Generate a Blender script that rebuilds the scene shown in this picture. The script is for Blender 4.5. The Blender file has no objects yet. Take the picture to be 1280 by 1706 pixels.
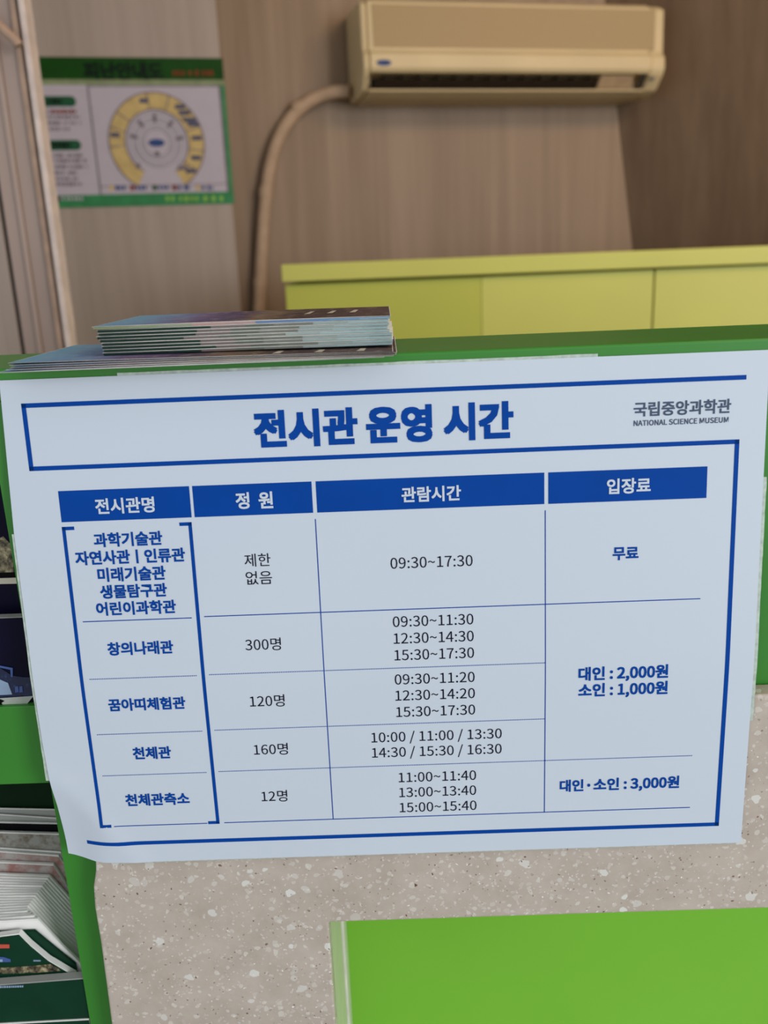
import bpy, bmesh, math, random, os
from mathutils import Vector, Matrix
random.seed(7)
R = math.radians
SC = bpy.context.scene
COL = SC.collection

# ------------------------------------------------------------------ camera
EYE = Vector((0, 0, 1.2))
FPX, PITCH, ROLL, YAW = 1450.0, R(16.12), R(-2.38), R(0.80)
_rz = Matrix.Rotation(YAW, 3, 'Z')
_f = Vector((0, math.cos(PITCH), -math.sin(PITCH))); _u = Vector((0, math.sin(PITCH), math.cos(PITCH))); _r = Vector((1, 0, 0))
_c, _s = math.cos(ROLL), math.sin(ROLL)
CR = _rz @ (_r * _c + _u * _s); CU = _rz @ (_u * _c - _r * _s); CF = _rz @ _f
cam = bpy.data.cameras.new('camera'); cam_ob = bpy.data.objects.new('camera', cam); COL.objects.link(cam_ob)
m = Matrix((CR, CU, -CF)).transposed().to_4x4(); m.translation = EYE
cam_ob.matrix_world = m
cam.sensor_fit = 'HORIZONTAL'; cam.sensor_width = 36; cam.lens = FPX / 1280 * 36
cam.clip_start = .02; cam.clip_end = 50
cam.dof.use_dof = True; cam.dof.focus_distance = .52; cam.dof.aperture_fstop = 9.3
SC.camera = cam_ob

# ------------------------------------------------------------------ light
SC.view_settings.view_transform = 'Standard'; SC.view_settings.look = 'None'
SC.view_settings.exposure = 0; SC.view_settings.gamma = 1; SC.view_settings.use_curve_mapping = False
w = bpy.data.worlds.new('daylight'); SC.world = w; w.use_nodes = True
w.node_tree.nodes['Background'].inputs[0].default_value = (.88, .94, 1, 1)
w.node_tree.nodes['Background'].inputs[1].default_value = .90
def area(name, loc, target, sx, sy, power, col):
    l = bpy.data.lights.new(name, 'AREA'); l.shape = 'RECTANGLE'; l.size = sx; l.size_y = sy; l.energy = power; l.color = col
    o = bpy.data.objects.new(name, l); COL.objects.link(o); o.location = loc
    o.rotation_euler = (Vector(target) - Vector(loc)).to_track_quat('-Z', 'Y').to_euler(); return o
area('entrance_daylight', (3.0, -2.4, 1.7), (0, .8, 1.0), 1.2, 1.6, 84, (.93, .96, 1))
area('ceiling_lamp', (1.5, .5, 2.6), (.8, 2.6, 1.6), 1.2, .5, 25, (1, .66, .36))

# ------------------------------------------------------------------ helpers
def ray(x, y): return CF + CR * ((x - 640) / FPX) - CU * ((y - 853) / FPX)
def aty(x, y, Y): d = ray(x, y); return EYE + d * (Y / d.y)
def atz(x, y, Z): d = ray(x, y); return EYE + d * ((Z - 1.2) / d.z)
def atp(x, y, p, n): d = ray(x, y); return EYE + d * ((p - EYE).dot(n) / d.dot(n))
def lin(c): return tuple((v / 12.92 if v <= .04045 else ((v + .055) / 1.055) ** 2.4) for v in (k / 255 for k in c)) + (1,)

class NT:
    def __init__(s, name, rough=.5, spec=.5, coat=0):
        s.m = bpy.data.materials.new(name); s.m.use_nodes = True; s.t = s.m.node_tree; s.b = s.t.nodes['Principled BSDF']
        s.b.inputs['Roughness'].default_value = rough; s.b.inputs['Specular IOR Level'].default_value = spec
        s.b.inputs['Coat Weight'].default_value = coat; s.b.inputs['Coat Roughness'].default_value = .08
    def n(s, k, **a):
        o = s.t.nodes.new(k)
        for q, v in a.items(): setattr(o, q, v)
        return o
    def l(s, a, b): s.t.links.new(a, b)
    def coord(s, scale=(1, 1, 1), kind='Object', rot=(0, 0, 0)):
        c = s.n('ShaderNodeTexCoord'); mp = s.n('ShaderNodeMapping'); mp.inputs['Scale'].default_value = scale; mp.inputs['Rotation'].default_value = rot
        s.l(c.outputs[kind], mp.inputs[0]); return mp.outputs[0]
    def noise(s, vec, scale, detail=3, rough=.5):
        n = s.n('ShaderNodeTexNoise'); n.inputs['Scale'].default_value = scale; n.inputs['Detail'].default_value = detail; n.inputs['Roughness'].default_value = rough
        s.l(vec, n.inputs['Vector']); return n.outputs['Fac']
    def ramp(s, fac, stops, mode='LINEAR'):
        r = s.n('ShaderNodeValToRGB'); r.color_ramp.interpolation = mode; e = r.color_ramp.elements
        while len(e) < len(stops): e.new(.5)
        for k, (p, c) in zip(e, stops): k.position = p; k.color = lin(c) if len(c) == 3 else c
        s.l(fac, r.inputs[0]); return r.outputs[0]
    def mix(s, fac, a, b):
        x = s.n('ShaderNodeMix', data_type='RGBA')
        for i, v in ((0, fac), (6, a), (7, b)):
            if hasattr(v, 'is_linked'): s.l(v, x.inputs[i])
            elif i == 0: x.inputs[0].default_value = v
            else: x.inputs[i].default_value = lin(v)
        return x.outputs[2]
    def math(s, op, a, b=0.0):
        x = s.n('ShaderNodeMath', operation=op)
        for i, v in ((0, a), (1, b)):
            if hasattr(v, 'is_linked'): s.l(v, x.inputs[i])
            else: x.inputs[i].default_value = v
        return x.outputs[0]
    def col(s, c): s.l(c, s.b.inputs['Base Color']); return s
    def bump(s, h, strength=.2, dist=.001):
        b = s.n('ShaderNodeBump'); b.inputs['Strength'].default_value = strength; b.inputs['Distance'].default_value = dist
        s.l(h, b.inputs['Height']); s.l(b.outputs[0], s.b.inputs['Normal']); return s

def plain(name, c, rough=.5, spec=.5, coat=0, var=.06, scale=40):
    s = NT(name, rough, spec, coat); f = s.noise(s.coord(), scale, 2)
    a = tuple(max(0, v * (1 - var)) for v in c); b = tuple(min(255, v * (1 + var)) for v in c)
    return s.col(s.ramp(f, [(.3, a), (.7, b)])).m
M = {}
M['paper'] = plain('laminated_white_paper', (198, 206, 216), .45, .3, .15, .006, 6)
M['blue'] = plain('printed_blue', (2, 64, 148), .5, .08, 0, .02)
M['ink'] = plain('printed_black', (12, 16, 34), .5, .08, 0, .02)
M['logo'] = plain('printed_slate_grey', (66, 80, 104), .5, .2, .08, .02)
M['tape'] = plain('clear_backing_tape', (178, 190, 178), .35, .5, 0, .08, 300)
M['green'] = plain('green_laminate', (52, 128, 38), .40, .5, 0, .03, 8)
M['lime_green'] = plain('bright_green_laminate', (120, 186, 52), .42, .4, 0, .03, 4)
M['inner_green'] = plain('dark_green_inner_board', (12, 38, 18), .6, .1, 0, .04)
M['lime'] = plain('lime_laminate', (198, 195, 98), .5, .4, 0, .02, 3)
M['lime_deep'] = plain('lime_laminate_deeper', (184, 184, 78), .5, .4, 0, .02, 3)
M['white_sheet'] = plain('white_page_edges', (240, 236, 230), .6, .3, 0, .03, 60)
M['grey_sheet'] = plain('grey_back_cover', (158, 158, 152), .5, .4, 0, .04, 20)
M['cover_green'] = plain('printed_dark_green_cover', (10, 52, 34), .45, .15, 0, .10, 30)
M['cover_navy'] = plain('printed_navy_cover', (14, 11, 36), .5, .1, 0, .10, 30)
M['cover_border'] = plain('pale_cover_border', (172, 176, 166), .45)
M['ink_and_gap'] = plain('black_print_and_gap', (8, 8, 10), .6, .08)  # black ink, also used to colour in a shaded gap between booklets
M['red_print'] = plain('red_print', (190, 78, 62), .4)
M['pale_print'] = plain('pale_blue_print', (140, 160, 186), .4)
M['cream_print'] = plain('cream_print', (196, 188, 168), .45)
M['sky_print'] = plain('blue_print', (60, 84, 140), .4)
M['ac'] = plain('aged_cream_plastic', (206, 184, 142), .45, .4, 0, .02, 8)
M['ac_grille'] = None
M['ac_dark'] = plain('dark_air_slot', (46, 36, 26), .7, .2)
M['ac_vane'] = plain('beige_louvre_plastic', (176, 148, 116), .5)
M['hose'] = plain('beige_wrapped_hose', (178, 150, 124), .6, .3, 0, .04, 30)
M['frame'] = plain('grey_aluminium_frame', (162, 140, 128), .4, .5, 0, .04, 5)
M['frame_dark'] = plain('dark_frame_gap', (84, 66, 60), .6)
M['frame_light'] = plain('pale_edge_strip', (206, 188, 178), .4)
M['frame_tan'] = plain('tan_frame_bead', (168, 138, 116), .5)
M['floor'] = plain('grey_vinyl_floor', (150, 146, 140), .5, .4, 0, .05, 6)
M['ceil'] = plain('white_ceiling_board', (200, 196, 188), .8, .2, 0, .02, 6)
M['metal_and_gap'] = plain('dark_metal_and_gap', (60, 56, 50), .4)  # for the screw, and for a shaded gap coloured in beside it

def wood(name, a, b, rough=.5):
    s = NT(name, rough, .35); v = s.coord((1, 1, .035)); n1 = s.noise(v, 38, 4, .6); v2 = s.coord((1, 1, .02)); n2 = s.noise(v2, 9, 2)
    f = s.math('ADD', s.math('MULTIPLY', n1, .55), s.math('MULTIPLY', n2, .45))
    return s.col(s.ramp(f, [(.38, a), (.62, b)])).m
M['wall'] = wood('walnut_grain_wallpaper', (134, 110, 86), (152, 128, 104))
M['wall_shaded'] = wood('walnut_grain_wallpaper_shaded', (104, 82, 62), (120, 98, 76))  # same wallpaper, with the shade of the turned wall mixed into its colour
M['pilaster'] = wood('pale_grain_wall_panel', (154, 138, 126), (168, 152, 140))

# grille of the air conditioner: fine mesh print
s = NT('fine_intake_grille', .55, .3); v = s.coord((1, 1, 1)); wv = s.n('ShaderNodeTexWave'); wv.bands_direction = 'Z'; wv.inputs['Scale'].default_value = 70
s.l(v, wv.inputs['Vector']); s.col(s.mix(wv.outputs['Fac'], (148, 124, 88), (186, 160, 118))); M['ac_grille'] = s.m

# terrazzo (artificial stone): warm grey ground, pale chips in two sizes, small dark and white specks
s = NT('terrazzo_stone', .32, .45); v = s.coord()
base = s.ramp(s.noise(v, 55, 4, .6), [(.3, (176, 162, 149)), (.7, (190, 177, 164))])
warp = s.n('ShaderNodeTexNoise'); warp.inputs['Scale'].default_value = 160; s.l(v, warp.inputs['Vector'])
va = s.n('ShaderNodeVectorMath', operation='SCALE'); va.inputs['Scale'].default_value = .006; s.l(warp.outputs['Color'], va.inputs[0])
vb = s.n('ShaderNodeVectorMath', operation='ADD'); s.l(v, vb.inputs[0]); s.l(va.outputs[0], vb.inputs[1]); wvv = vb.outputs[0]
def chips(scale, keep, rmin, rmax, col, prev, soft=.03, mixmax=1.0):
    vo = s.n('ShaderNodeTexVoronoi'); vo.inputs['Scale'].default_value = scale; s.l(wvv, vo.inputs['Vector'])
    sp = s.n('ShaderNodeSeparateColor'); s.l(vo.outputs['Color'], sp.inputs[0])
    rad = s.n('ShaderNodeMapRange'); s.l(sp.outputs[0], rad.inputs[0]); rad.inputs[3].default_value = rmin; rad.inputs[4].default_value = rmax
    inside = s.n('ShaderNodeMapRange'); s.l(s.math('SUBTRACT', rad.outputs[0], vo.outputs['Distance']), inside.inputs[0]); inside.inputs[1].default_value = 0; inside.inputs[2].default_value = soft
    on = s.math('LESS_THAN', sp.outputs[1], keep)
    strength = s.n('ShaderNodeMapRange'); s.l(sp.outputs[2], strength.inputs[0]); strength.inputs[3].default_value = .25 * mixmax; strength.inputs[4].default_value = mixmax
    return s.mix(s.math('MULTIPLY', s.math('MULTIPLY', inside.outputs[0], on), strength.outputs[0]), prev, col)
c = chips(100, .50, .16, .40, (224, 223, 216), base, .03, .8)
c = chips(200, .50, .16, .42, (214, 209, 198), c, .04, .65)
c = chips(380, .42, .15, .40, (220, 214, 204), c, .05, .7)
c = chips(260, .16, .10, .22, (104, 70, 54), c, .03, 1)
c = chips(420, .20, .14, .30, (110, 84, 68), c, .03, .9)
c = chips(480, .06, .14, .30, (244, 242, 236), c, .03, 1)
s.col(c); M['terrazzo'] = s.m
M['jamb'] = plain('pale_recess_lining', (198, 204, 166), .4, .5, 0, .02)
M['jamb_strip'] = plain('white_trim_strip', (220, 216, 204), .4)

s = NT('star_field_print', .35, .5); v = s.coord(); f = s.noise(v, 240, 4, .7); s.col(s.ramp(f, [(.55, (20, 30, 62)), (.68, (48, 64, 104))])); M['haze_blue'] = s.m
s = NT('faint_red_cover', .45, .4); v = s.coord(); f = s.noise(v, 90, 5, .7); s.col(s.ramp(f, [(.42, (168, 160, 154)), (.62, (150, 104, 96))])); M['cover_rose'] = s.m
def link(name, me, mat=None, parent=None):
    o = bpy.data.objects.new(name, me); COL.objects.link(o)
    if mat is not None: me.materials.append(M[mat] if isinstance(mat, str) else mat)
    if parent: o.parent = parent
    return o
def tag(o, label=None, cat=None, group=None, kind=None):
    for k, v in (('label', label), ('category', cat), ('group', group), ('kind', kind)):
        if v: o[k] = v
    return o
def empty(name, loc=(0, 0, 0), rz=0):
    o = bpy.data.objects.new(name, None); COL.objects.link(o); o.location = loc; o.rotation_euler.z = rz; o.empty_display_size = .05
    return o
def inv_parent(o, p):      # p is placed by location and z rotation only
    o.parent = p; mt = Matrix.Translation(p.location) @ Matrix.Rotation(p.rotation_euler.z, 4, 'Z'); o.matrix_parent_inverse = mt.inverted(); return o
def mesh(name, vs, fs, mat, parent=None, smooth=False):
    me = bpy.data.meshes.new(name); me.from_pydata([tuple(v) for v in vs], [], fs); me.update()
    o = link(name, me, mat)
    if smooth:
        for p in me.polygons: p.use_smooth = True
    if parent: inv_parent(o, parent)
    return o
def bevel(o, wd, seg=2):
    b = o.modifiers.new('soft_edges', 'BEVEL'); b.width = wd; b.segments = seg; b.limit_method = 'ANGLE'; return o
def prism(name, pts, d, mat, parent=None, bv=0, seg=2):     # outline + extrusion vector
    d = Vector(d); pts = [Vector(p) for p in pts]; n = len(pts)
    bm = bmesh.new(); a = [bm.verts.new(p) for p in pts]; b = [bm.verts.new(p + d) for p in pts]
    bm.faces.new(a); bm.faces.new(b[::-1])
    for i in range(n): bm.faces.new((a[i], b[i], b[(i + 1) % n], a[(i + 1) % n]))
    bmesh.ops.recalc_face_normals(bm, faces=bm.faces)
    me = bpy.data.meshes.new(name); bm.to_mesh(me); bm.free(); o = link(name, me, mat)
    if parent: inv_parent(o, parent)
    if bv: bevel(o, bv, seg)
    return o
def box(name, x0, x1, y0, y1, z0, z1, mat, parent=None, bv=0):
    return prism(name, [(x0, y0, z0), (x1, y0, z0), (x1, y0, z1), (x0, y0, z1)], (0, y1 - y0, 0), mat, parent, bv)
def tube(name, pts, r, mat, parent=None, res=6):
    cu = bpy.data.curves.new(name, 'CURVE'); cu.dimensions = '3D'; cu.bevel_depth = r; cu.bevel_resolution = 4; cu.use_fill_caps = True
    sp = cu.splines.new('NURBS'); sp.points.add(len(pts) - 1)
    for p, q in zip(sp.points, pts): p.co = (*q, 1)
    sp.use_endpoint_u = True; sp.order_u = 4; sp.resolution_u = res
    t = bpy.data.objects.new('tmp', cu); COL.objects.link(t)
    me = bpy.data.meshes.new_from_object(t.evaluated_get(bpy.context.evaluated_depsgraph_get()))
    bpy.data.objects.remove(t); me.materials.clear()
    for p in me.polygons: p.use_smooth = True
    me.name = name; o = link(name, me, mat)
    if parent: inv_parent(o, parent)
    return o

# the program's own bundled sans face; without it the built-in face is used, which falls back to the same shapes for Hangul
try: FACE = bpy.data.fonts.load(os.path.join(bpy.utils.system_resource('DATAFILES'), 'fonts', 'Noto Sans CJK Regular.woff2'))
except Exception: FACE = None
def glyphs(txt, bold=0.0):
    """lettering as flat verts / faces, from the program's own built-in typeface"""
    cu = bpy.data.curves.new('t', 'FONT'); cu.body = txt
    if FACE: cu.font = FACE
    cu.body = txt; cu.size = 1; cu.offset = bold * (.35 if FACE else 1); cu.resolution_u = 3
    t = bpy.data.objects.new('t', cu); COL.objects.link(t)
    me = bpy.data.meshes.new_from_object(t.evaluated_get(bpy.context.evaluated_depsgraph_get()))
    vs = [v.co.copy() for v in me.vertices]; fs = [tuple(p.vertices) for p in me.polygons]
    bpy.data.objects.remove(t); bpy.data.meshes.remove(me); return vs, fs

# ------------------------------------------------------------------ room
fl = box('floor', -3.5, 4, -3.5, 5, -.05, 0, 'floor'); tag(fl, kind='structure')
ce = box('ceiling', -3.5, 4, -.3, 5, 2.7, 2.75, 'ceil'); tag(ce, kind='structure')
PSI = R(13.4); WX = Vector((math.cos(PSI), math.sin(PSI), 0)); WN = Vector((math.sin(PSI), -math.cos(PSI), 0))  # wall direction, normal to the viewer
W0 = aty(850, 250, 2.75)
def wallp(x, y, off=0.0): return atp(x, y, W0 + WN * off, WN)
def wz(p, z): return Vector((p.x, p.y, z))
sa, sb = wallp(1008, 0), wallp(1054, 416)
def seam(z): return sb + (sa - sb) * ((z - sb.z) / (sa.z - sb.z))
lft = wallp(-900, 300)
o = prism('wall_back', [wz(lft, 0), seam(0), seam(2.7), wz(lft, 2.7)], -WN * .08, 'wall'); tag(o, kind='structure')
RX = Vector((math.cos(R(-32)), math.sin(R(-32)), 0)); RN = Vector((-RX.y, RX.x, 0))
o = prism('wall_right', [seam(0), seam(0) + RX * 2.6, seam(2.7) + RX * 2.6, seam(2.7)], RN * .08, 'wall_shaded'); tag(o, kind='structure')
# projecting panel on the left
pe = wallp(380, 250, .06)
o = prism('trim_1', [wz(pe, 0), wz(pe, 2.7), wz(pe, 2.7) - WX * 2.2, wz(pe, 0) - WX * 2.2], -WN * .058, 'pilaster', bv=.003); tag(o, kind='structure')

# ------------------------------------------------------------------ evacuation poster on the projecting panel
PO = .063
po = empty('evacuation_poster', wallp(215, 340, PO))
tag(po, 'green bordered evacuation map poster with a yellow ring plan on the pale wall panel', 'poster')
def pp(x, y, k=1): return wallp(x, y, PO + .0007 * k)
ptr = pp(371, 97, 0); pbr = pp(390, 339, 0); ph = ptr.z - pbr.z; pright = pp(379, 200, 0)
PX0 = wz(pright, pbr.z)                                         # bottom right corner of the board
PW = .60
def pq(a, b, off=0): return PX0 + WX * a + Vector((0, 0, b)) + WN * off   # a<=0 leftwards, b up
def prect(name, a0, a1, b0, b1, k, mat): return prism(name, [pq(a0, b0, .0008 * k), pq(a1, b0, .0008 * k), pq(a1, b1, .0008 * k), pq(a0, b1, .0008 * k)], -WN * .0006, mat, po)
def loc(x, y):
    q = pp(x, y, 0) - PX0; return q.dot(WX), q.z
M['p_green'] = plain('poster_dark_green', (20, 66, 10), .5, .12); M['p_line'] = plain('poster_pale_green', (130, 140, 104), .5, .12)
M['p_bright'] = plain('poster_bright_green', (56, 128, 80), .45, .12); M['p_white'] = plain('poster_white', (182, 172, 182), .45, .2, 0, .01)
M['p_yellow'] = plain('poster_yellow', (194, 168, 112), .5, .12); M['p_grey'] = plain('poster_grey_line', (120, 110, 116), .5, .12)
M['p_pill'] = plain('poster_pill_green', (36, 84, 56), .5, .12); M['p_blue'] = plain('poster_blue', (54, 76, 126), .5, .12); M['p_text'] = plain('poster_grey_text', (128, 116, 120), .5, .12)
M['p_black'] = plain('poster_black', (6, 22, 14), .5, .12); M['p_red'] = plain('poster_red', (124, 52, 28), .5, .12); M['p_lightring'] = plain('poster_pale_ring', (136, 132, 138), .5, .12)
M['p_slate'] = plain('poster_slate', (84, 84, 104), .5, .12); M['p_ygreen'] = plain('poster_lime_text', (130, 176, 80), .5, .12)
prism('backing_board', [pq(-PW, 0), pq(0, 0), pq(0, ph), pq(-PW, ph)], -WN * .0025, 'p_bright', po)
b133 = loc(300, 133)[1]; b141 = loc(300, 142)[1]; b322 = loc(300, 321)[1]
prect('header_band', -PW, 0, b133, ph, 1, 'p_green'); prect('header_rule', -PW, 0, b141, b133, 1, 'p_line')
prect('map_field', -PW, -.011, b322, b141, 1, 'p_white')
def ptext(txt, x0, x1, yc, mat, k=2, bold=.02, name='printed_text', hs=1.0):
    vs, fs = glyphs(txt, bold); a0, b = loc(x0, yc); a1, _ = loc(x1, yc)
    mx = max(v.x for v in vs); mn = min(v.x for v in vs); my = (max(v.y for v in vs) + min(v.y for v in vs)) / 2; sc_ = (a1 - a0) / (mx - mn)
    return mesh(name, [pq(a0 + (v.x - mn) * sc_, b + (v.y - my) * sc_ * hs, .0008 * k + .0003) for v in vs], fs, mat, po)
ptext('피난안내도', 139, 272, 118, 'p_black', 2, .04, 'title_text')
def pbars(x0, x1, yc, mat, k=2, hpx=4.5, step=6.5, name='small_print'):
    """a line of print too small to read: a row of little marks of uneven width"""
    vs, fs = [], []; x = x0
    while x < x1 - 1.5:
        wd = min(random.uniform(.55, .9) * step, x1 - x); a0, b = loc(x, yc); a1, _ = loc(x + wd, yc); h_ = hpx * .0019 / 2 * random.uniform(.7, 1.1); q = len(vs)
        vs += [pq(a0, b - h_, .0008 * k + .0003), pq(a1, b - h_, .0008 * k + .0003), pq(a1, b + h_, .0008 * k + .0003), pq(a0, b + h_, .0008 * k + .0003)]; fs.append((q, q + 1, q + 2, q + 3))
        x += step if random.random() > .22 else step * 1.5
    return mesh(name, vs, fs, mat, po)
pbars(288, 355, 122, 'p_red', 2, 7, 7.5)
a1, _ = loc(150, 150)
a2, _ = loc(157, 230)
prect('divider_line', a2 - .003, a2 + .0015, b322, b141, 2, 'p_grey')
prect('divider_line', -.0165, -.011, b322, b141, 2, 'p_grey'); prect('divider_line', a2, -.011, b141 - .004, b141 - .001, 2, 'p_grey')
_, bl = loc(270, 309); prect('divider_line', a2, -.011, bl, bl + .002, 2, 'p_grey')
def pill(x, y, hw, hh):
    a, b = loc(x, y); pts = []
    for i in range(16):
        t = math.pi * 2 * i / 16 + math.pi / 16
        pts.append(pq(a + (hw - hh) * (1 if math.cos(t) > 0 else -1) + hh * math.cos(t), b + hh * math.sin(t), .0016))
    return prism('heading_pill', pts, -WN * .0006, 'p_pill', po)
pill(93, 169, .049, .0125); pill(102, 242, .049, .0125)
pbars(78, 108, 169, 'p_black', 3, 7, 7); pbars(87, 118, 242, 'p_black', 3, 7, 7)
for y, t, m_ in ((186, 10, 'p_red'), (195, 11, 'p_text'), (205, 11, 'p_text'), (215, 7, 'p_text'), (259, 10, 'p_text'), (268, 11, 'p_text'), (278, 11, 'p_text'), (288, 7, 'p_text'), (298, 7, 'p_text'), (307, 9, 'p_text')):
    x = 68 + (y - 186) * .155; pbars(x, x + 10 + 4.9 * t, y, m_, 2, 4.5)
rc = loc(262, 238); 
def arcp(r0, r1, t0, t1, k, mat, name, ex=1.0, n=40):
    vs, fs = [], []
    for i in range(n + 1):
        t = R(t0 + (t1 - t0) * i / n)
        for r_ in (r0, r1): vs.append(pq(rc[0] + ex * r_ * math.sin(t), rc[1] + r_ * math.cos(t), .0008 * k + .0004))
    fs = [(2 * i, 2 * i + 1, 2 * i + 3, 2 * i + 2) for i in range(n)]
    return mesh(name, vs, fs, mat, po)
RO = (loc(342, 238)[0] - loc(183, 238)[0]) / 2; ez = 1.0
arcp(RO * .66, RO, -150, 150, 2, 'p_yellow', 'floor_plan_ring'); arcp(RO * .985, RO * 1.01, -150, 150, 3, 'p_grey', 'ring_outline'); arcp(RO * .65, RO * .675, -150, 150, 3, 'p_grey', 'ring_outline')
for t in (-95, -72, -52, -8, 20, 48, 70, 100, 125): arcp(RO * .67, RO * .99, t, t + 1.6, 3, 'p_grey', 'room_divider', n=2)
for r_, a_ in ((.60, 140), (.50, 180), (.44, 180), (.34, 180), (.28, 180)): arcp(RO * (r_ - .015), RO * r_, -a_, a_, 2, 'p_lightring', 'inner_ring')
for t in (0, -38, 40, -75, 80): arcp(RO * .40, RO * .56, t - 4, t + 4, 2, 'p_grey', 'stair_mark', n=3)
for x, y, hw in ((240, 168, 6), (192, 225, 6), (300, 178, 7), (307, 188, 8), (316, 200, 9), (322, 207, 8), (328, 230, 7), (327, 263, 7), (318, 285, 7), (305, 280, 7), (262, 256, 3), (230, 277, 3)):
    a, b = loc(x, y); h_ = hw * .0019; prect('room_label', a - h_, a + h_, b - .0055, b + .0055, 4, 'p_slate' if x not in (262, 230, 305) else 'p_grey')
a, b = loc(261, 238); prism('plan_centre', [pq(a + .021 * math.cos(R(t)), b + .0095 * math.sin(R(t)), .0024) for t in range(0, 360, 24)], -WN * .0006, 'p_blue', po)
for x, m_ in ((186, 'p_yellow'), (221, 'p_red'), (258, 'p_pill'), (291, 'p_red'), (330, 'p_yellow')):
    a, b = loc(x, 313); prect('legend_mark', a - .006, a + .006, b - .006, b + .006, 2, m_)
    pbars(x + 6, x + 25, 313, 'p_blue', 2, 6, 6.5, 'legend_print')
pbars(101, 141, 331, 'p_white', 1, 4, 6); pbars(276, 372, 331, 'p_ygreen', 1, 8, 9)
a, b = loc(97, 331); prect('emblem', a - .006, a + .006, b - .006, b + .006, 2, 'p_black')

# ------------------------------------------------------------------ air conditioner
AC_D = .205
AL = wallp(606, 110, AC_D); AR = wallp(1110, 110, AC_D)
acz = wallp(850, 167, .12).z
ac = empty('air_conditioner', wz(AL - WN * AC_D, acz), PSI)
tag(ac, 'cream split air conditioner mounted high on the brown wall', 'air conditioner')
AWd = (AR - AL).dot(WX)
k_ = (wallp(850, 6, .19).z - acz) / .285
def prof_ac(pts, x0, x1, name, mat, bv=0):
    base = wz(AL - WN * AC_D, acz)
    return prism(name, [base + WX * x0 + WN * p[0] + Vector((0, 0, p[1] * k_)) for p in pts], WX * (x1 - x0), mat, ac, bv)
prof_ac([(.002, .006), (.12, .006), (.168, .018), (.170, .025), (.120, .028), (.128, .067), (.200, .069), (.207, .083), (.205, .126), (.192, .136), (.188, .284), (.165, .298), (.002, .298)], .018, AWd - .045, 'body_shell', 'ac', .003)
for x0, x1, nm in ((0, .018, 'end_cap'), (AWd - .045, AWd, 'end_cap')):
    prof_ac([(.002, .010), (.12, .009), (.160, .020), (.195, .064), (.204, .083), (.202, .126), (.190, .136), (.186, .280), (.163, .294), (.002, .294)], x0, x1, nm, 'ac', .008)
prof_ac([(.186, .146), (.1925, .146), (.1905, .276), (.184, .276)], .03, AWd - .03, 'intake_grille', 'ac_grille', .001)
prof_ac([(.1202, .0285), (.1225, .0285), (.131, .0665), (.1285, .0665)], .035, AWd - .19, 'air_outlet', 'ac_dark')
for i in range(13):
    x = .06 + i * (AWd - .27) / 12
    prof_ac([(.124, .031), (.160, .031), (.175, .0665), (.132, .0665)], x, x + .003, 'outlet_fin', 'ac_dark')
prof_ac([(.150, .027), (.156, .027), (.182, .050), (.178, .054)], .035, AWd - .19, 'louvre_vane', 'ac_dark', .001)
prof_ac([(.128, .028), (.165, .028), (.190, .066), (.132, .0665)], AWd - .185, AWd - .085, 'end_vane', 'ac_vane', .002)  # beige vane at the right end of the slot
prof_ac([(.160, .024), (.166, .024), (.195, .067), (.190, .0675)], AWd - .066, AWd - .052, 'shaded_gap', 'metal_and_gap')  # dark strip coloured in where a gap lies in shade
base = wz(AL - WN * AC_D, acz)
prism('maker_badge', [base + WX * (.053 + .020 * math.cos(R(t))) + WN * .2055 + Vector((0, 0, (.096 + .0095 * math.sin(R(t))) * k_)) for t in range(0, 360, 20)], WN * .002, 'p_blue', ac)
prism('screw_head', [base + WX * (AWd - .034 + .006 * math.cos(R(t))) + WN * .190 + Vector((0, 0, (.054 + .006 * math.sin(R(t))) * k_)) for t in range(0, 360, 30)], WN * .006, 'metal_and_gap', ac)  # small dark screw on the right end cap
# drain hose
hp = [wallp(x, y, f) for x, y, f in ((583, 153, .06), (575, 152, .055), (562, 152, .05), (530, 160, .035), (497, 180, .035), (470, 215, .035), (452, 262, .035), (443, 320, .035), (438, 390, .035), (434, 470, .035), (431, 540, .035), (428, 640, .035), (425, 760, .035))]
h = empty('drain_hose', wz(hp[-1], hp[-1].z)); tag(h, 'beige wrapped hose curving down the wall from the air conditioner', 'hose')
tube('hose_tube', hp, .0175, 'hose', h)
for f in (4, 7, 9): 
    q = hp[f]; d = (hp[f + 1] - hp[f - 1]).normalized(); tube('hose_clip', [q - d * .012, q - d * .004, q + d * .004, q + d * .012], .0195, 'hose', h)

# ------------------------------------------------------------------ lime cabinet behind the counter
LY = 1.70
t0, t1 = aty(468, 441, LY), aty(1290, 411.5, LY)
lc = empty('lime_cabinet', (t0.x, LY, 0)); tag(lc, 'long lime green cabinet with a thick top board behind the counter', 'cabinet')
ztop = (t0.z + t1.z) / 2
def tl(x, y): return aty(x, y, LY)
th = tl(640, 434).z - tl(640, 463.5).z
XR = 1.9
prism('top_board', [(t0.x, LY, t0.z), (XR, LY, t1.z + .0), (XR, LY, t1.z - th), (t0.x, LY, t0.z - th)], (0, .42, 0), 'lime', lc, .002)
x1 = tl(477, 520).x; x2 = aty(803, 500, LY + .012).x; x3 = aty(1090, 480, LY + .012).x
zb = min(t0.z, t1.z) - th - .0005
for a, b, mt_ in ((x1, x2 - .0006, 'lime_deep'), (x2, x3 - .0016, 'lime'), (x3 + .0016, XR, 'lime')):
    box('front_panel', a, b, LY + .012, LY + .03, 0.05, zb, mt_, lc, .001)
box('carcass', x1 + .001, XR, LY + .031, LY + .40, 0, zb, 'lime_deep', lc)

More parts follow.
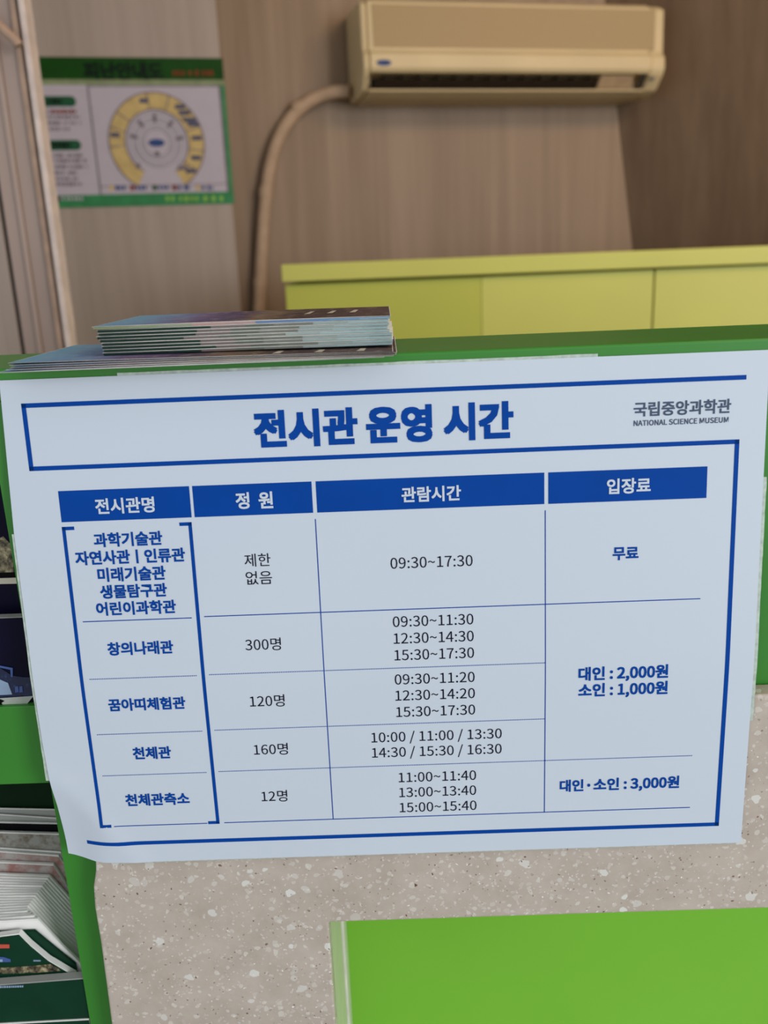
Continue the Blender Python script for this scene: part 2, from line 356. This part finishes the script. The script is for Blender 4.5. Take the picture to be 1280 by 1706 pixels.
# ------------------------------------------------------------------ door frame at the far left
DY = 1.35
df = empty('door_1', (aty(60, 300, DY).x, DY, 0)); df['kind'] = 'structure'
def vx(x, y, Y): return aty(x, y, Y).x
ex = (vx(45, 0, DY) + vx(125, 590, DY)) / 2
ev0 = aty(45, 0, DY); ev1 = aty(125, 590, DY)
def strip(name, dx0, dx1, y0, y1, mat):
    # the frame leans a touch, as measured at its top and foot
    k = (ev0.x - ev1.x) / (ev0.z - ev1.z)
    def X(z, d): return ev1.x + (z - ev1.z) * k + d
    return prism(name, [(X(0, dx0), y0, 0), (X(0, dx1), y0, 0), (X(2.65, dx1), y0, 2.65), (X(2.65, dx0), y0, 2.65)], (0, y1 - y0, 0), mat, df, .0015)
mm = DY / FPX
strip('frame_edge_strip', -10 * mm, -1 * mm, DY - .012, DY + .02, 'frame_light')
strip('frame_groove', -16 * mm, -10 * mm, DY + .004, DY + .02, 'frame_dark')
strip('frame_bead', -25 * mm, -16 * mm, DY - .006, DY + .02, 'frame_tan')
strip('frame_face', -52 * mm, -25 * mm, DY, DY + .02, 'frame')
strip('frame_bead', -60 * mm, -52 * mm, DY - .004, DY + .02, 'frame')
strip('frame_face', -82 * mm, -60 * mm, DY, DY + .02, 'frame')
strip('frame_gap', -90 * mm, -82 * mm, DY + .008, DY + .02, 'frame_dark')
strip('door_leaf', -700 * mm, -90 * mm, DY + .002, DY + .03, 'pilaster')
dh = [aty(x, y, DY - .03) for x, y in ((-40, 8), (-18, 26), (0, 44), (14, 58), (26, 66), (32, 76))]
tube('closer_arm', dh, .0065, 'frame_tan', df)

# ------------------------------------------------------------------ reception counter
rcn = empty('reception_counter', (0, .5, 0)); tag(rcn, 'green reception counter faced with speckled terrazzo, notice taped to its front', 'counter')
CT = 1.1515; CY = .4765; CB = .565; LX = -.2235
# top board: its left and right ends run out of the picture
prism('countertop', [(-.9, CY, CT - .018), (1.3, CY, CT - .018), (1.3, CY, CT), (-.9, CY, CT)], (0, CB - CY, 0), 'green', rcn, .0015, 3)
lipz = aty(1265, 1158, .463).z
box('front_board', LX, 1.3, CY + .001, CY + .012, 0, CT - .0183, 'green', rcn, .0005)
TH = .0138; TY = .463
out = [(-.1962, .850), (-.1975, .838), (-.2005, .826), (-.2017, .810), (-.2014, .785), (-.2022, .745), (-.2032, .70), (-.2045, .60), (-.205, 0)]
xo, zo = -.0528, aty(549, 1537.5, TY).z
outline = [(-.1955, lipz)] + [(-.1957, .90)] + out + [(xo, 0), (xo, zo), (.75, zo + .001), (.75, 0), (1.3, 0), (1.3, lipz)]
prism('terrazzo_panel', [(x, TY, z) for x, z in outline], (0, TH, 0), 'terrazzo', rcn, .0016, 3)
# recess: needs the front board cut away there, so it is built as boards round the hole
bpy.data.objects.remove(bpy.data.objects['front_board'])
prism('front_board', [(x, CY + .0012, z) for x, z in ((LX, 0), (xo - .0125, 0), (xo - .0125, zo + .0125), (.7625, zo + .0125), (.7625, 0), (1.3, 0), (1.3, CT - .0183), (LX, CT - .0183))], (0, .011, 0), 'green', rcn)
RY = .590
box('recess_panel', xo - .02, .80, RY, RY + .012, 0, zo + .02, 'lime_green', rcn)
box('recess_lining', xo - .012, xo, CY + .0008, .545, 0, zo, 'jamb', rcn)
box('recess_trim', xo - .012, xo + .0015, .5455, .556, 0, zo, 'jamb_strip', rcn, .0005)
box('recess_lining', xo - .012, xo, .5565, RY - .0005, 0, zo, 'jamb', rcn)
box('recess_ceiling', xo, .75, CY + .0008, RY - .0005, zo, zo + .012, 'jamb', rcn)
# leaflet rack on the left: boards round two openings, divider, back, ledges
z_u = aty(30, 1177, CY + .001).z; z_l = aty(40, 1306, CY + .001).z
box('rack_board', -.9, LX - .0004, CY + .001, CY + .010, z_l, z_u, 'green', rcn, .0005)
box('rack_board', -.9, LX - .0004, CY + .001, CY + .010, 1.105, CT - .0183, 'green', rcn, .0005)
box('rack_ledge', -.9, LX - .0004, CY + .0102, CB - .01, z_u - .012, z_u - .0002, 'green', rcn)
box('rack_divider', LX, LX + .012, CY + .0125, CB, 0, CT - .0183, 'green', rcn)
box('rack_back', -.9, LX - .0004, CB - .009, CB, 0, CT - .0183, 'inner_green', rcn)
box('rack_ledge', -.9, LX - .0004, CY + .0102, CB - .01, .50, .512, 'green', rcn)

# ------------------------------------------------------------------ laminated notice
T0 = Vector((-.2146, .4755, 1.1454))
def _g(t): return -.0132 * t / -.178 if t > -.178 else -.0132 - .0030 * (t + .178) / -.119
def sheet(u, v, off=0.0):
    """point of the notice, u right and v down (both in metres, v negative); it lies on the counter edge, bends at the stone and curls at one corner"""
    y = sum(_g(min(0, v) + k * .003) for k in range(-4, 5)) / 9
    a = max(0, min(1, (.030 - u) / .030)); b = max(0, min(1, (-v - .238) / .055))
    y += .0050 * a * a * (3 - 2 * a) * b * b * (3 - 2 * b) * 1.25
    d = ((u - .0) * .063 + (v + .235) * .045) / .0774
    y -= .0007 * math.exp(-(d / .006) ** 2) * max(0, min(1, (-v - .215) / .03))
    return T0 + Vector((u, y - off, v))
ns = empty('notice_sign', T0 + Vector((.21, 0, -.297))); tag(ns, 'white laminated opening hours notice with blue lettering taped to the counter front', 'sign')
NU, NV = 84, 66
def left_edge(v):
    K = [(0, .0012), (.085, -.0016), (.215, -.0018), (.240, -.0008), (.258, .0005), (.300, .0010)]
    for (a, p), (b, q) in zip(K, K[1:]):
        if -v <= b: return p + (q - p) * (-v - a) / (b - a)
    return K[-1][1]
SW, SH = .4195, .2985
vs, fs = [], []
for layer in (0, 1):
    for j in range(NV + 1):
        for i in range(NU + 1):
            u, v = SW * i / NU, -SH * j / NV
            if i == 0: u += left_edge(v)
            if j == NV and u < .02: v += .0035 * (1 - u / .02)
            vs.append(sheet(u, v, .0003 - .0003 * layer))
N1 = (NU + 1) * (NV + 1)
for j in range(NV):
    for i in range(NU):
        a = j * (NU + 1) + i; b = a + NU + 1
        fs.append((a, b, b + 1, a + 1)); fs.append((N1 + a, N1 + a + 1, N1 + b + 1, N1 + b))
for i in range(NU):
    a = i; fs.append((a, a + 1, N1 + a + 1, N1 + a)); a = NV * (NU + 1) + i; fs.append((a, N1 + a, N1 + a + 1, a + 1))
for j in range(NV):
    a = j * (NU + 1); b = a + NU + 1; fs.append((a, N1 + a, N1 + b, b)); a += NU; b += NU; fs.append((a, b, N1 + b, N1 + a))
mesh('laminated_sheet', vs, fs, 'paper', ns, True).data.set_sharp_from_angle(angle=R(40))
PR = .00045
def quad_strip(name, u0, v0, u1, v1, wd, mat, off=PR, dotted=False, label=None):
    """printed rule from (u0,v0) to (u1,v1) in mm, width wd, following the sheet"""
    L = math.hypot(u1 - u0, v1 - v0); dx, dy = (u1 - u0) / L, (v1 - v0) / L; px, py = -dy * wd / 2, dx * wd / 2
    vs, fs = [], []
    if dotted:
        n = int(L / 1.05)
        for i in range(n):
            a = L * i / n; b = a + .62
            k = len(vs)
            for t, sg in ((a, 1), (b, 1), (b, -1), (a, -1)): vs.append(sheet((u0 + dx * t + px * sg) / 1000, (v0 + dy * t + py * sg) / 1000, off))
            fs.append((k, k + 1, k + 2, k + 3))
    else:
        n = max(1, int(L / 4))
        for i in range(n + 1):
            t = L * i / n
            for sg in (1, -1): vs.append(sheet((u0 + dx * t + px * sg) / 1000, (v0 + dy * t + py * sg) / 1000, off))
        fs = [(2 * i, 2 * i + 2, 2 * i + 3, 2 * i + 1) for i in range(n)]
    return mesh(name, vs, fs, mat, ns)
def poly_rules(name, pts, wd, mat):
    vs, fs = [], []
    for (a, b, c, d) in pts:
        L = math.hypot(c - a, d - b); n = max(1, int(L / 4)); dx, dy = (c - a) / L, (d - b) / L; px, py = -dy * wd / 2, dx * wd / 2; k = len(vs)
        for i in range(n + 1):
            t = -wd / 2 + (L + wd) * i / n
            for sg in (1, -1): vs.append(sheet((a + dx * t + px * sg) / 1000, (b + dy * t + py * sg) / 1000, PR))
        fs += [(k + 2 * i, k + 2 * i + 2, k + 2 * i + 3, k + 2 * i + 1) for i in range(n)]
    return mesh(name, vs, fs, mat, ns)
W = 2.5; hw = W / 2
FL, FR = 11.6, 405.2
poly_rules('printed_frame', [(FR + 1, -14.1, FL + hw, -14.1), (FL + hw, -14.1, FL + hw, -49.0), (FL + hw, -49.0, FR - hw, -49.0), (FR - hw, -49.0, FR - hw, -284.9), (FR - hw, -284.9, 15.2 + hw, -284.9)], W, 'blue')
HD = [(26.2, 99.8), (101.5, 168.3), (170.6, 297.9), (300.1, 388.2)]
CELLS = {}
for a, b in HD: CELLS[(a, b)] = quad_strip('table_header_cell', a, -71.0, b, -71.0, 17.8, 'blue', PR)
# bracket round the first column
for nm, side in (('column_bracket', 1), ('column_bracket', -1)):
    x = 25.9 + 1 if side == 1 else 99.5 - 1
    poly_rules(nm, [(x + side * 5.0, -83.6, x, -83.6), (x, -83.6, x, -272.2), (x, -272.2, x + side * 5.0, -272.2)], 2.0, 'blue')
quad_strip('table_rule', 169.3, -83.5, 169.3, -272.5, .55, 'blue'); quad_strip('table_rule', 298.4, -83.5, 298.4, -272.5, .55, 'blue')
quad_strip('table_rule', 31.6, -138.9, 94.8, -138.9, .55, 'blue'); quad_strip('table_rule', 102.0, -138.4, 386.9, -138.4, .55, 'blue')
quad_strip('table_rule', 34.5, -272.6, 92.0, -272.6, .55, 'blue'); quad_strip('table_rule', 102.4, -272.6, 386.9, -272.6, .55, 'blue')
for v_, e in ((-174.0, 298.4), (-209.8, 298.4), (-237.4, 386.9)):
    quad_strip('dotted_rule', 31.6, v_ - .3, 95.0, v_ - .3, .55, 'blue', PR, True); quad_strip('dotted_rule', 102.0, v_, e, v_, .55, 'blue', PR, True)
TXT = [
    ("전시관 운영 시간", 138.2, 281.1, -32.2, "t"), ("국립중앙과학관", 346.8, 399.8, -29.2, "l"), ("NATIONAL SCIENCE MUSEUM", 346.9, 398.7, -36.7, "m"),
    ("전시관명", 46.2, 79.6, -71.6, "h"), ("정", 125.3, 133.0, -71.4, "h"), ("원", 138.1, 146.2, -71.5, "h"), ("관람시간", 218.2, 251.4, -71.6, "h"), ("입장료", 332.6, 357.0, -71.3, "h"),
    ("과학기술관", 43.2, 82.2, -91.0, "b"), ("자연사관ㅣ인류관", 31.5, 94.2, -101.2, "b"), ("미래기술관", 43.2, 82.2, -111.4, "b"), ("생물탐구관", 43.6, 82.0, -121.5, "b"), ("어린이과학관", 40.2, 86.3, -131.6, "b"),
    ("창의나래관", 44.2, 82.5, -156.0, "b"), ("꿈아띠체험관", 40.8, 86.4, -191.1, "b"), ("천체관", 51.6, 74.6, -223.3, "b"), ("천체관측소", 43.5, 82.6, -254.8, "b"),
    ("제한", 127.7, 142.5, -106.0, "k"), ("없음", 127.7, 142.7, -116.4, "k"), ("300명", 124.5, 145.2, -156.5, "k"), ("120명", 124.5, 145.0, -191.9, "k"), ("160명", 124.4, 144.8, -223.6, "k"), ("12명", 126.6, 142.3, -255.3, "k"),
    ("09:30~17:30", 210.6, 257.2, -110.8, "k"), ("09:30~11:30", 210.6, 257.0, -145.6, "k"), ("12:30~14:30", 210.7, 257.0, -155.8, "k"), ("15:30~17:30", 210.8, 257.0, -166.0, "k"),
    ("09:30~11:20", 210.4, 257.1, -181.1, "k"), ("12:30~14:20", 210.4, 257.1, -191.4, "k"), ("15:30~17:30", 210.5, 257.1, -202.0, "k"),
    ("10:00 / 11:00 / 13:30", 195.1, 272.7, -218.2, "k"), ("14:30 / 15:30 / 16:30", 195.0, 272.6, -228.3, "k"),
    ("11:00~11:40", 210.4, 257.1, -245.5, "k"), ("13:00~13:40", 210.4, 257.0, -255.7, "k"), ("15:00~15:40", 210.3, 257.1, -266.1, "k"),
    ("무료", 336.5, 351.1, -110.1, "b"), ("대인 : 2,000원", 317.7, 369.9, -181.8, "b"), ("소인 : 1,000원", 317.8, 370.0, -192.2, "b"), ("대인", 307.6, 321.9, -254.9, "b"), ("·", 324.2, 326.0, -255.0, "b"), ("소인 : 3,000원", 328.0, 379.6, -254.8, "b")]
STY = dict(t=(.016, 'blue', 'title_text'), l=(.010, 'logo', 'museum_name_text'), m=(.008, 'logo', 'museum_name_text'), h=(.012, 'paper', 'header_text'), b=(.012, 'blue', 'table_text'), k=(.0, 'ink', 'table_text'))
for t, u0, u1, v_, st in TXT:
    bo, mt_, nm = STY[st]; vs, fs = glyphs(t, bo)
    mn, mx = min(v.x for v in vs), max(v.x for v in vs); y0, y1 = min(v.y for v in vs), max(v.y for v in vs); sc_ = (u1 - u0) / (mx - mn); my = (y0 + y1) / 2
    if t[0].isdigit() or ',' in t or ':' in t: my = .130 if FACE else .345                       # digits: middle of the figures
    em = (.36 if FACE else 1) * dict(t=.027, b=.018, h=.013, l=.012, m=.012).get(st, 0)          # heavier weight: the strokes printed again a hair aside
    V, F_ = [], []
    for dx, dy, dz in ([(0, 0, 0), (em, em, 1), (-em, em, 2), (em, -em, 3), (-em, -em, 4)] if em else [(0, 0, 0)]):
        k = len(V); kx = (u1 - u0 - 2 * em * sc_) / (u1 - u0)
        V += [sheet((u0 + em * sc_ + (v.x - mn) * sc_ * kx + dx * sc_) / 1000, (v_ + (v.y - my + dy) * sc_) / 1000, PR + (.0003 if st == 'h' else .0001) + dz * .000012) for v in vs]
        F_ += [tuple(q + k for q in f) for f in fs]
    o = mesh(nm, V, F_, mt_, ns)
    if st == 'h':
        for (a, b), cell in CELLS.items():
            if a < u0 < b: o.parent = cell; o.matrix_parent_inverse = Matrix()
# tape strips showing round the edge, behind the sheet
def tape(u0, v0, u1, v1):
    n = 30; vs, fs = [], []
    for i in range(n + 1):
        t = i / n; u = u0 + (u1 - u0) * t * (abs(u1 - u0) > abs(v1 - v0)); v = v0 + (v1 - v0) * t * (abs(u1 - u0) <= abs(v1 - v0))
        j = random.uniform(-.15, .15)
        if abs(u1 - u0) > abs(v1 - v0): a, b = (u, v0 + (j if v0 > -100 else 0)), (u, v1 + (j if v1 < -100 else 0))
        else: a, b = (u0 + (j if u0 < 100 else 0), v), (u1 + (j if u0 > 100 else 0), v)
        for q in (a, b): vs.append(sheet(q[0] / 1000, q[1] / 1000, -.0003))
    fs = [(2 * i, 2 * i + 2, 2 * i + 3, 2 * i + 1) for i in range(n)]
    return mesh('backing_tape', vs, fs, 'tape', ns)
tape(65.8, 1.5, 327, -12); tape(408, -69.5, 421.6, -216); tape(-3.3, -86, 12, -240); tape(23, -285, 417, -299.3)

# ------------------------------------------------------------------ leaflets on the counter
def leaflet_side(name, seed):
    """fold edge of a leaflet, printed in colour fields that change along its length"""
    s = NT(name, .4, .4); c = s.n('ShaderNodeTexCoord'); sp = s.n('ShaderNodeSeparateXYZ'); s.l(c.outputs['Object'], sp.inputs[0])
    x = s.math('ADD', s.math('MULTIPLY', sp.outputs[0], 1 / .158), seed)
    return s.col(s.ramp(x, [(0, (30, 58, 46)), (.12, (26, 52, 40)), (.22, (34, 62, 48)), (.335, (126, 114, 110)), (.45, (104, 112, 100)), (.55, (126, 130, 120)), (.68, (160, 176, 172)), (.80, (168, 190, 190)), (.90, (160, 186, 186))], 'CONSTANT')).m
def cover_mat(name, sx):
    s = NT(name, .6, .15, 0); v = s.coord((1, 1, 1)); n = s.noise(v, 60, 6, .65); c = s.n('ShaderNodeTexCoord'); sp = s.n('ShaderNodeSeparateXYZ'); s.l(c.outputs['Object'], sp.inputs[0])
    x = s.math('ADD', s.math('MULTIPLY', sp.outputs[0], 1 / sx), s.math('MULTIPLY', s.math('SUBTRACT', n, .5), .35))
    c1 = s.ramp(x, [(.0, (110, 160, 190)), (.16, (110, 140, 176)), (.30, (110, 94, 132)), (.45, (74, 60, 92)), (.56, (120, 100, 80)), (.68, (70, 54, 54)), (1, (84, 66, 66))])
    return s.col(s.mix(s.ramp(s.noise(v, 140, 5, .7), [(.52, (0, 0, 0)), (.66, (150, 150, 150))]), c1, (190, 180, 160))).m
SIDES = [leaflet_side('leaflet_fold_print_%s' % w_, d) for w_, d in (('plain', 0), ('shifted', .05), ('drifted', -.05))]
COVER = cover_mat('leaflet_cover_print', .155)
NAVY = cover_mat('leaflet_navy_cover_print', .20)
_s = leaflet_side('leaflet_pale_fold_print', 0); TOPSIDE = _s
for _e, _c in zip([q for q in _s.node_tree.nodes if q.type == 'VALTORGB'][0].color_ramp.elements, ((150, 160, 116), (150, 166, 130), (160, 170, 140), (196, 160, 150), (190, 160, 156), (110, 140, 180), (110, 150, 190), (120, 160, 190), (140, 170, 190))): _e.color = lin(_c)
def leaflet_mesh(L, D, th, kind):
    # folded leaflet: slightly bowed layers; origin at its front left bottom corner
    nx = 12; vs, fs = [], []
    prof = [(0.0010, 0), (.0002, th * .25), (0, th * .5), (.0002, th * .75), (.0010, th), (D, th), (D, 0)]
    for i in range(nx + 1):
        x = L * i / nx; bow = .0003 * math.sin(math.pi * i / nx)
        for y, z in prof: vs.append((x, y, z + bow * (z / th)))
    k = len(prof)
    for i in range(nx):
        for j in range(k): a = i * k + j; b = i * k + (j + 1) % k; fs.append((a, a + k, b + k, b))
    fs.append(tuple(range(k))); fs.append(tuple(nx * k + j for j in reversed(range(k))))
    me = bpy.data.meshes.new(kind); me.from_pydata(vs, [], fs); me.update(); return me
def make_leaflet(L, D, th, side, cover, label, group, loc, rz, tilt=0):
    r = empty('leaflet', loc, rz); r.rotation_euler.y = tilt; tag(r, label, 'leaflet', group)
    a = link('folded_pages', leaflet_mesh(L, D, th * .78, 'folded_pages'), side, r)
    b = link('cover', leaflet_mesh(L + .0006, D, th * .16, 'cover'), 'white_sheet', r); b.location = (-.0003, -.0006, th * .80)
    c = link('printed_face', bpy.data.meshes.new('printed_face'), cover, r)
    z = th * .97
    vs = []; 
    for i in range(13): vs += [(L * i / 12, -.0002, z + .0003 * math.sin(math.pi * i / 12)), (L * i / 12, D - .0008, z + .0003 * math.sin(math.pi * i / 12))]
    c.data.from_pydata(vs, [], [(2 * i, 2 * i + 2, 2 * i + 3, 2 * i + 1) for i in range(12)]); c.data.update()
    return r
def copy_tree(o, parent=None):
    c = o.copy(); COL.objects.link(c)
    if parent: c.parent = parent; c.matrix_parent_inverse = o.matrix_parent_inverse.copy()
    for ch in list(o.children): copy_tree(ch, c)
    return c
# five loose leaflets below, fanned towards the left and overhanging the edge
ly = .4520
low_lab = ['lowest leaflet, jutting furthest left over the counter edge', 'thin leaflet second from the bottom of the fanned pile', 'middle leaflet of the fanned pile under the stack', 'navy leaflet just under the top one of the fanned pile', 'navy covered leaflet lying on top of the fanned pile under the stack']
lowx = [-.2020, -.1990, -.1960, -.1975, -.1975]
z = CT + .0003
for i in range(5):
    lf = make_leaflet(.199 + .002 * (i % 2), .100, .00050, ['white_sheet', 'white_sheet', 'cover_rose', 'white_sheet', 'haze_blue'][i], NAVY, low_lab[i], 'leaflets of the fanned pile', (lowx[i], ly + .0010 * i * (1 if i % 2 else .6), z + .00048 * i), R([.5, 0, -.25, .2, 0][i]), .00048 * i / .2)
    z += .00060
tops = lf
for k, xx in enumerate((.136, .158, .180)):
    q = link('printed_mark', bpy.data.meshes.new('printed_mark'), 'cream_print', lf); q.data.from_pydata([(xx, .004, .00085), (xx + .0042, .004, .00085), (xx + .005, .017, .00085), (xx + .002, .017, .00085)], [], [(0, 1, 2, 3)])
# stack of folded leaflets
zs = z + .0017; n = 9; th = .0150 / n
g = 'identical folded leaflets in the stack'
src = make_leaflet(.1560, .090, th, SIDES[0], 'white_sheet', 'bottom folded leaflet of the stack, ninth from the top', g, (-.1545, .4745, zs), 0, .003)
src.location.z = zs
jx = [0, .0004, -.0003, -.0002, -.0012, -.0018, -.0010, -.0016, -.0022, -.0030]
for i in range(1, n - 1):
    c_ = copy_tree(src); c_['label'] = '%s folded leaflet from the top of the stack' % ['', 'eighth', 'seventh', 'sixth', 'fifth', 'fourth', 'third', 'second'][i]; c_.location = (-.1545 + jx[i] * 1.1 + random.uniform(-.0004, .0004), .4745 + random.uniform(-.0006, .0006), zs + i * (th + .00008)); c_.rotation_euler.z = R(random.uniform(-.3, .3))
    if i % 3 == 1: 
        ch = [q for q in c_.children if q.name.startswith('folded')][0]; ch.data = ch.data.copy(); ch.data.materials[0] = SIDES[1 + i % 2]
tp = make_leaflet(.1590, .098, th, TOPSIDE, COVER, 'topmost leaflet of the stack, purple brown photo cover with pale blue corner', g, (-.1580, .4735, zs + (n - 1) * (th + .00008)), R(.3), .003)
for k, xx in enumerate((.110, .123, .136)):
    q = link('printed_mark', bpy.data.meshes.new('printed_mark'), 'cream_print', tp); q.data.from_pydata([(xx, .034, th + .0005), (xx + .0034, .034, th + .0005), (xx + .0045, .060, th + .0005), (xx + .002, .060, th + .0005)], [], [(0, 1, 2, 3)])

# ------------------------------------------------------------------ booklets in the rack
RXB = LX - .0010
def cover_shape(name, Y, px, mat, parent, k=1):
    return prism(name, [aty(x, y, Y) + Vector((0, -.0004 * k, 0)) for x, y in px], (0, .0003, 0), mat, parent)
# upper opening: two navy booklets
def upper_booklet(y0, y1, z0, z1, label):
    r = empty('booklet', ((-.36 + RXB) / 2, y0, z0)); tag(r, label, 'booklet', 'navy booklets in the upper rack opening')
    box('pages', -.38, RXB, y0 + .0006, y1, z0, z1, 'grey_sheet', r, .0003); box('cover', -.38, RXB, y0, y0 + .0005, z0, z1 - .0004, 'cover_navy', r); return r
Y1 = .497; Y2 = .482
b1 = upper_booklet(Y1, Y1 + .004, z_u + .0003, 1.098, 'navy booklet with a rocky landscape picture, standing behind in the upper rack opening')
ztop2 = aty(20, 1029, Y2).z
b2 = upper_booklet(Y2, Y2 + .0065, z_u + .0003, ztop2, 'navy booklet with pale buildings along its foot, in front in the upper rack opening')
s = NT('rock_photo_print', .35, .5); v = s.coord(); f = s.noise(v, 190, 6, .7); s.col(s.ramp(f, [(.38, (24, 20, 22)), (.48, (88, 78, 58)), (.58, (150, 138, 106)), (.68, (196, 184, 146))])); M['rocks'] = s.m
cover_shape('rock_picture', Y1, [(-60, 905), (-30, 893), (-8, 900), (6, 893), (12, 900), (18, 905), (24, 953), (-60, 956)], 'rocks', b1)
cover_shape('picture_shadow_band', Y1, [(-60, 956), (26, 952), (28, 962), (-60, 965)], 'ink_and_gap', b1)
cover_shape('picture_sand_band', Y1, [(-60, 965), (29, 961), (30, 972), (-60, 974)], 'cream_print', b1)
cover_shape('picture_haze', Y2, [(-60, 1120), (0, 1112), (20, 1125), (40, 1128), (55, 1128), (60, 1158), (-60, 1165)], 'haze_blue', b2)
cover_shape('pale_building', Y2, [(-60, 1130), (0, 1131), (14, 1137), (21, 1156), (-60, 1160)], 'pale_print', b2, 2)
cover_shape('glass_building', Y2, [(0, 1108), (22, 1112), (22, 1127), (19, 1127), (18, 1115), (0, 1111)], 'sky_print', b2, 2)
for q in (26, 33): cover_shape('small_building', Y2, [(q, 1143), (q + 5, 1142), (q + 6, 1152), (q, 1153)], 'sky_print', b2, 2)
cover_shape('cover_border', Y2, [(-60, 1166), (57, 1158), (45, 1173), (-60, 1178)], 'cover_border', b2, 3)
cover_shape('ink_mark', Y2, [(-20, 1164), (2, 1163), (9, 1166), (4, 1169), (6, 1173), (-20, 1176)], 'ink_and_gap', b2, 4)

# lower opening: standing booklets, front ones with a slanting right edge
def booklet(Y, t, px, mat_pages, mat_cover, label, group, zb=.5125, cov_t=.0004):
    """px: outline seen along the top and the right, from left to right; the rest drops to the ledge"""
    P = [aty(x, y, Y) for x, y in px]
    left = P[0] + (P[0] - P[1]).normalized() * .05
    P = [left] + P[1:]
    if P[-1].x > RXB:
        a, b = P[-2], P[-1]; k = (RXB - a.x) / (b.x - a.x); P[-1] = a + (b - a) * k
    P = [Vector((min(p.x, RXB), Y, p.z)) for p in P]
    P = P + [Vector((P[-1].x, Y, zb)), Vector((left.x, Y, zb))]
    r = empty('booklet', ((P[0].x + P[-2].x) / 2, Y, zb)); tag(r, label, 'booklet', group)
    prism('pages', [p + Vector((0, cov_t, 0)) for p in P], (0, t, 0), mat_pages, r)
    zc = Vector((0, 0, -.0008)); n_ = len(P)
    prism('cover', [p + (zc if i < n_ - 2 else Vector((0, 0, 0))) for i, p in enumerate(P)], (0, cov_t * .8, 0), mat_cover, r); return r
G1 = 'white booklets standing in the lower rack opening'
s = NT('faint_ink_cover', .45, .4); v = s.coord(); f = s.noise(v, 150, 5, .7); s.col(s.ramp(f, [(.48, (146, 144, 136)), (.66, (108, 96, 80))])); M['cover_sketch'] = s.m
booklet(.553, .0006, [(0, 1347), (97, 1349)], 'white_sheet', 'grey_sheet', 'thin booklet at the very back of the lower rack opening', G1)
booklet(.5505, .0006, [(0, 1357), (97, 1363.5)], 'white_sheet', 'grey_sheet', 'thin tilted booklet second from the back of the lower rack opening', G1)
booklet(.548, .0014, [(0, 1370), (97, 1372)], 'white_sheet', 'ink_and_gap', 'white edged booklet near the back of the lower rack opening, front blackened as a shaded gap', G1)  # the black front is the shaded gap between booklets, put in as colour
booklet(.5445, .0020, [(0, 1387), (100, 1390)], 'white_sheet', 'cover_sketch', 'grey booklet with a faint sketched drawing on its cover', G1)
booklet(.5425, .0008, [(0, 1413), (101, 1420), (112, 1445)], 'white_sheet', 'grey_sheet', 'thin booklet just in front of the sketched grey one', G1)
booklet(.5405, .0012, [(0, 1419), (97, 1426), (115, 1452)], 'white_sheet', 'cover_rose', 'booklet with a grey and rose cover in front of the thin one', G1)
booklet(.5370, .0022, [(0, 1437), (88, 1441), (116, 1484)], 'white_sheet', 'cover_rose', 'booklet with a rose tinted cover just behind the thick white bundle', G1)
nb = 18
ORD = ['first', 'second', 'third', 'fourth', 'fifth', 'sixth', 'seventh', 'eighth', 'ninth', 'tenth', 'eleventh', 'twelfth', 'thirteenth', 'fourteenth', 'fifteenth', 'sixteenth', 'next to last', 'last']
for i in range(nb):
    f = i / (nb - 1); y0 = 1457 + f * 78; cx = 82 - f * 50 if i < nb - 4 else 44 + (i - nb + 4) * 6
    Yb = .5330 - f * .0385
    booklet(Yb, .00190, [(0, y0), (cx, y0 + 3 - 7 * f + random.uniform(-.7, .7)), (cx + 40, y0 + 3 - 7 * f + 44), (cx + 92, y0 + 90)], 'white_sheet', 'white_sheet', '%s white booklet from the back of the thick slanting bundle' % ORD[i], G1)
bi = booklet(.4870, .0042, [(0, 1560), (31, 1556), (50, 1575), (80, 1600), (124, 1626)], 'white_sheet', 'cover_green', 'front green booklet with a red bar and golden drawing, its corner curling', 'green booklets at the front of the lower rack opening')
def green_inside():
    booklet(.4925, .0006, [(0, 1552), (58, 1550), (92, 1578), (126, 1606)], 'cover_green', 'cover_green', 'thin green booklet peeping out behind the front green one', 'green booklets at the front of the lower rack opening')
green_inside()
cover_shape('red_bar', .4870, [(-40, 1573), (16, 1573), (16, 1579), (-40, 1580)], 'red_print', bi)
cover_shape('blue_figure', .4870, [(-40, 1592), (6, 1594), (18, 1598), (18, 1602), (-40, 1602)], 'sky_print', bi)
cover_shape('white_figure', .4870, [(-40, 1596), (5, 1597), (5, 1601), (-40, 1602)], 'pale_print', bi, 2)
cover_shape('golden_drawing', .4870, [(-40, 1613), (20, 1611), (50, 1609), (84, 1606), (94, 1611), (102, 1617), (60, 1620), (-40, 1623)], 'rocks', bi)
cover_shape('small_caption', .4870, [(56, 1599), (68, 1599), (68, 1601), (56, 1601)], 'pale_print', bi)
booklet(.4783, .0008, [(0, 1706), (152, 1698)], 'white_sheet', 'cover_green', 'lowest thin pale edged booklet at the very front of the lower rack opening', 'green booklets at the front of the lower rack opening', .5125, .0002)
bf = booklet(.4795, .0060, [(0, 1641), (142, 1630)], 'grey_sheet', 'cover_green', 'dark green booklet with small white lettering near the front of the lower rack opening', 'green booklets at the front of the lower rack opening')
x = 0
while x < 37:      # a line of lettering too small to read
    wd = random.uniform(1.6, 3.2); cover_shape('small_print', .4795, [(x, 1642.4 - x * .03), (x + wd, 1642.3 - x * .03), (x + wd, 1645.2 - x * .03), (x, 1645.3 - x * .03)], 'pale_print', bf); x += wd + 1.1
bpy.context.view_layer.update()
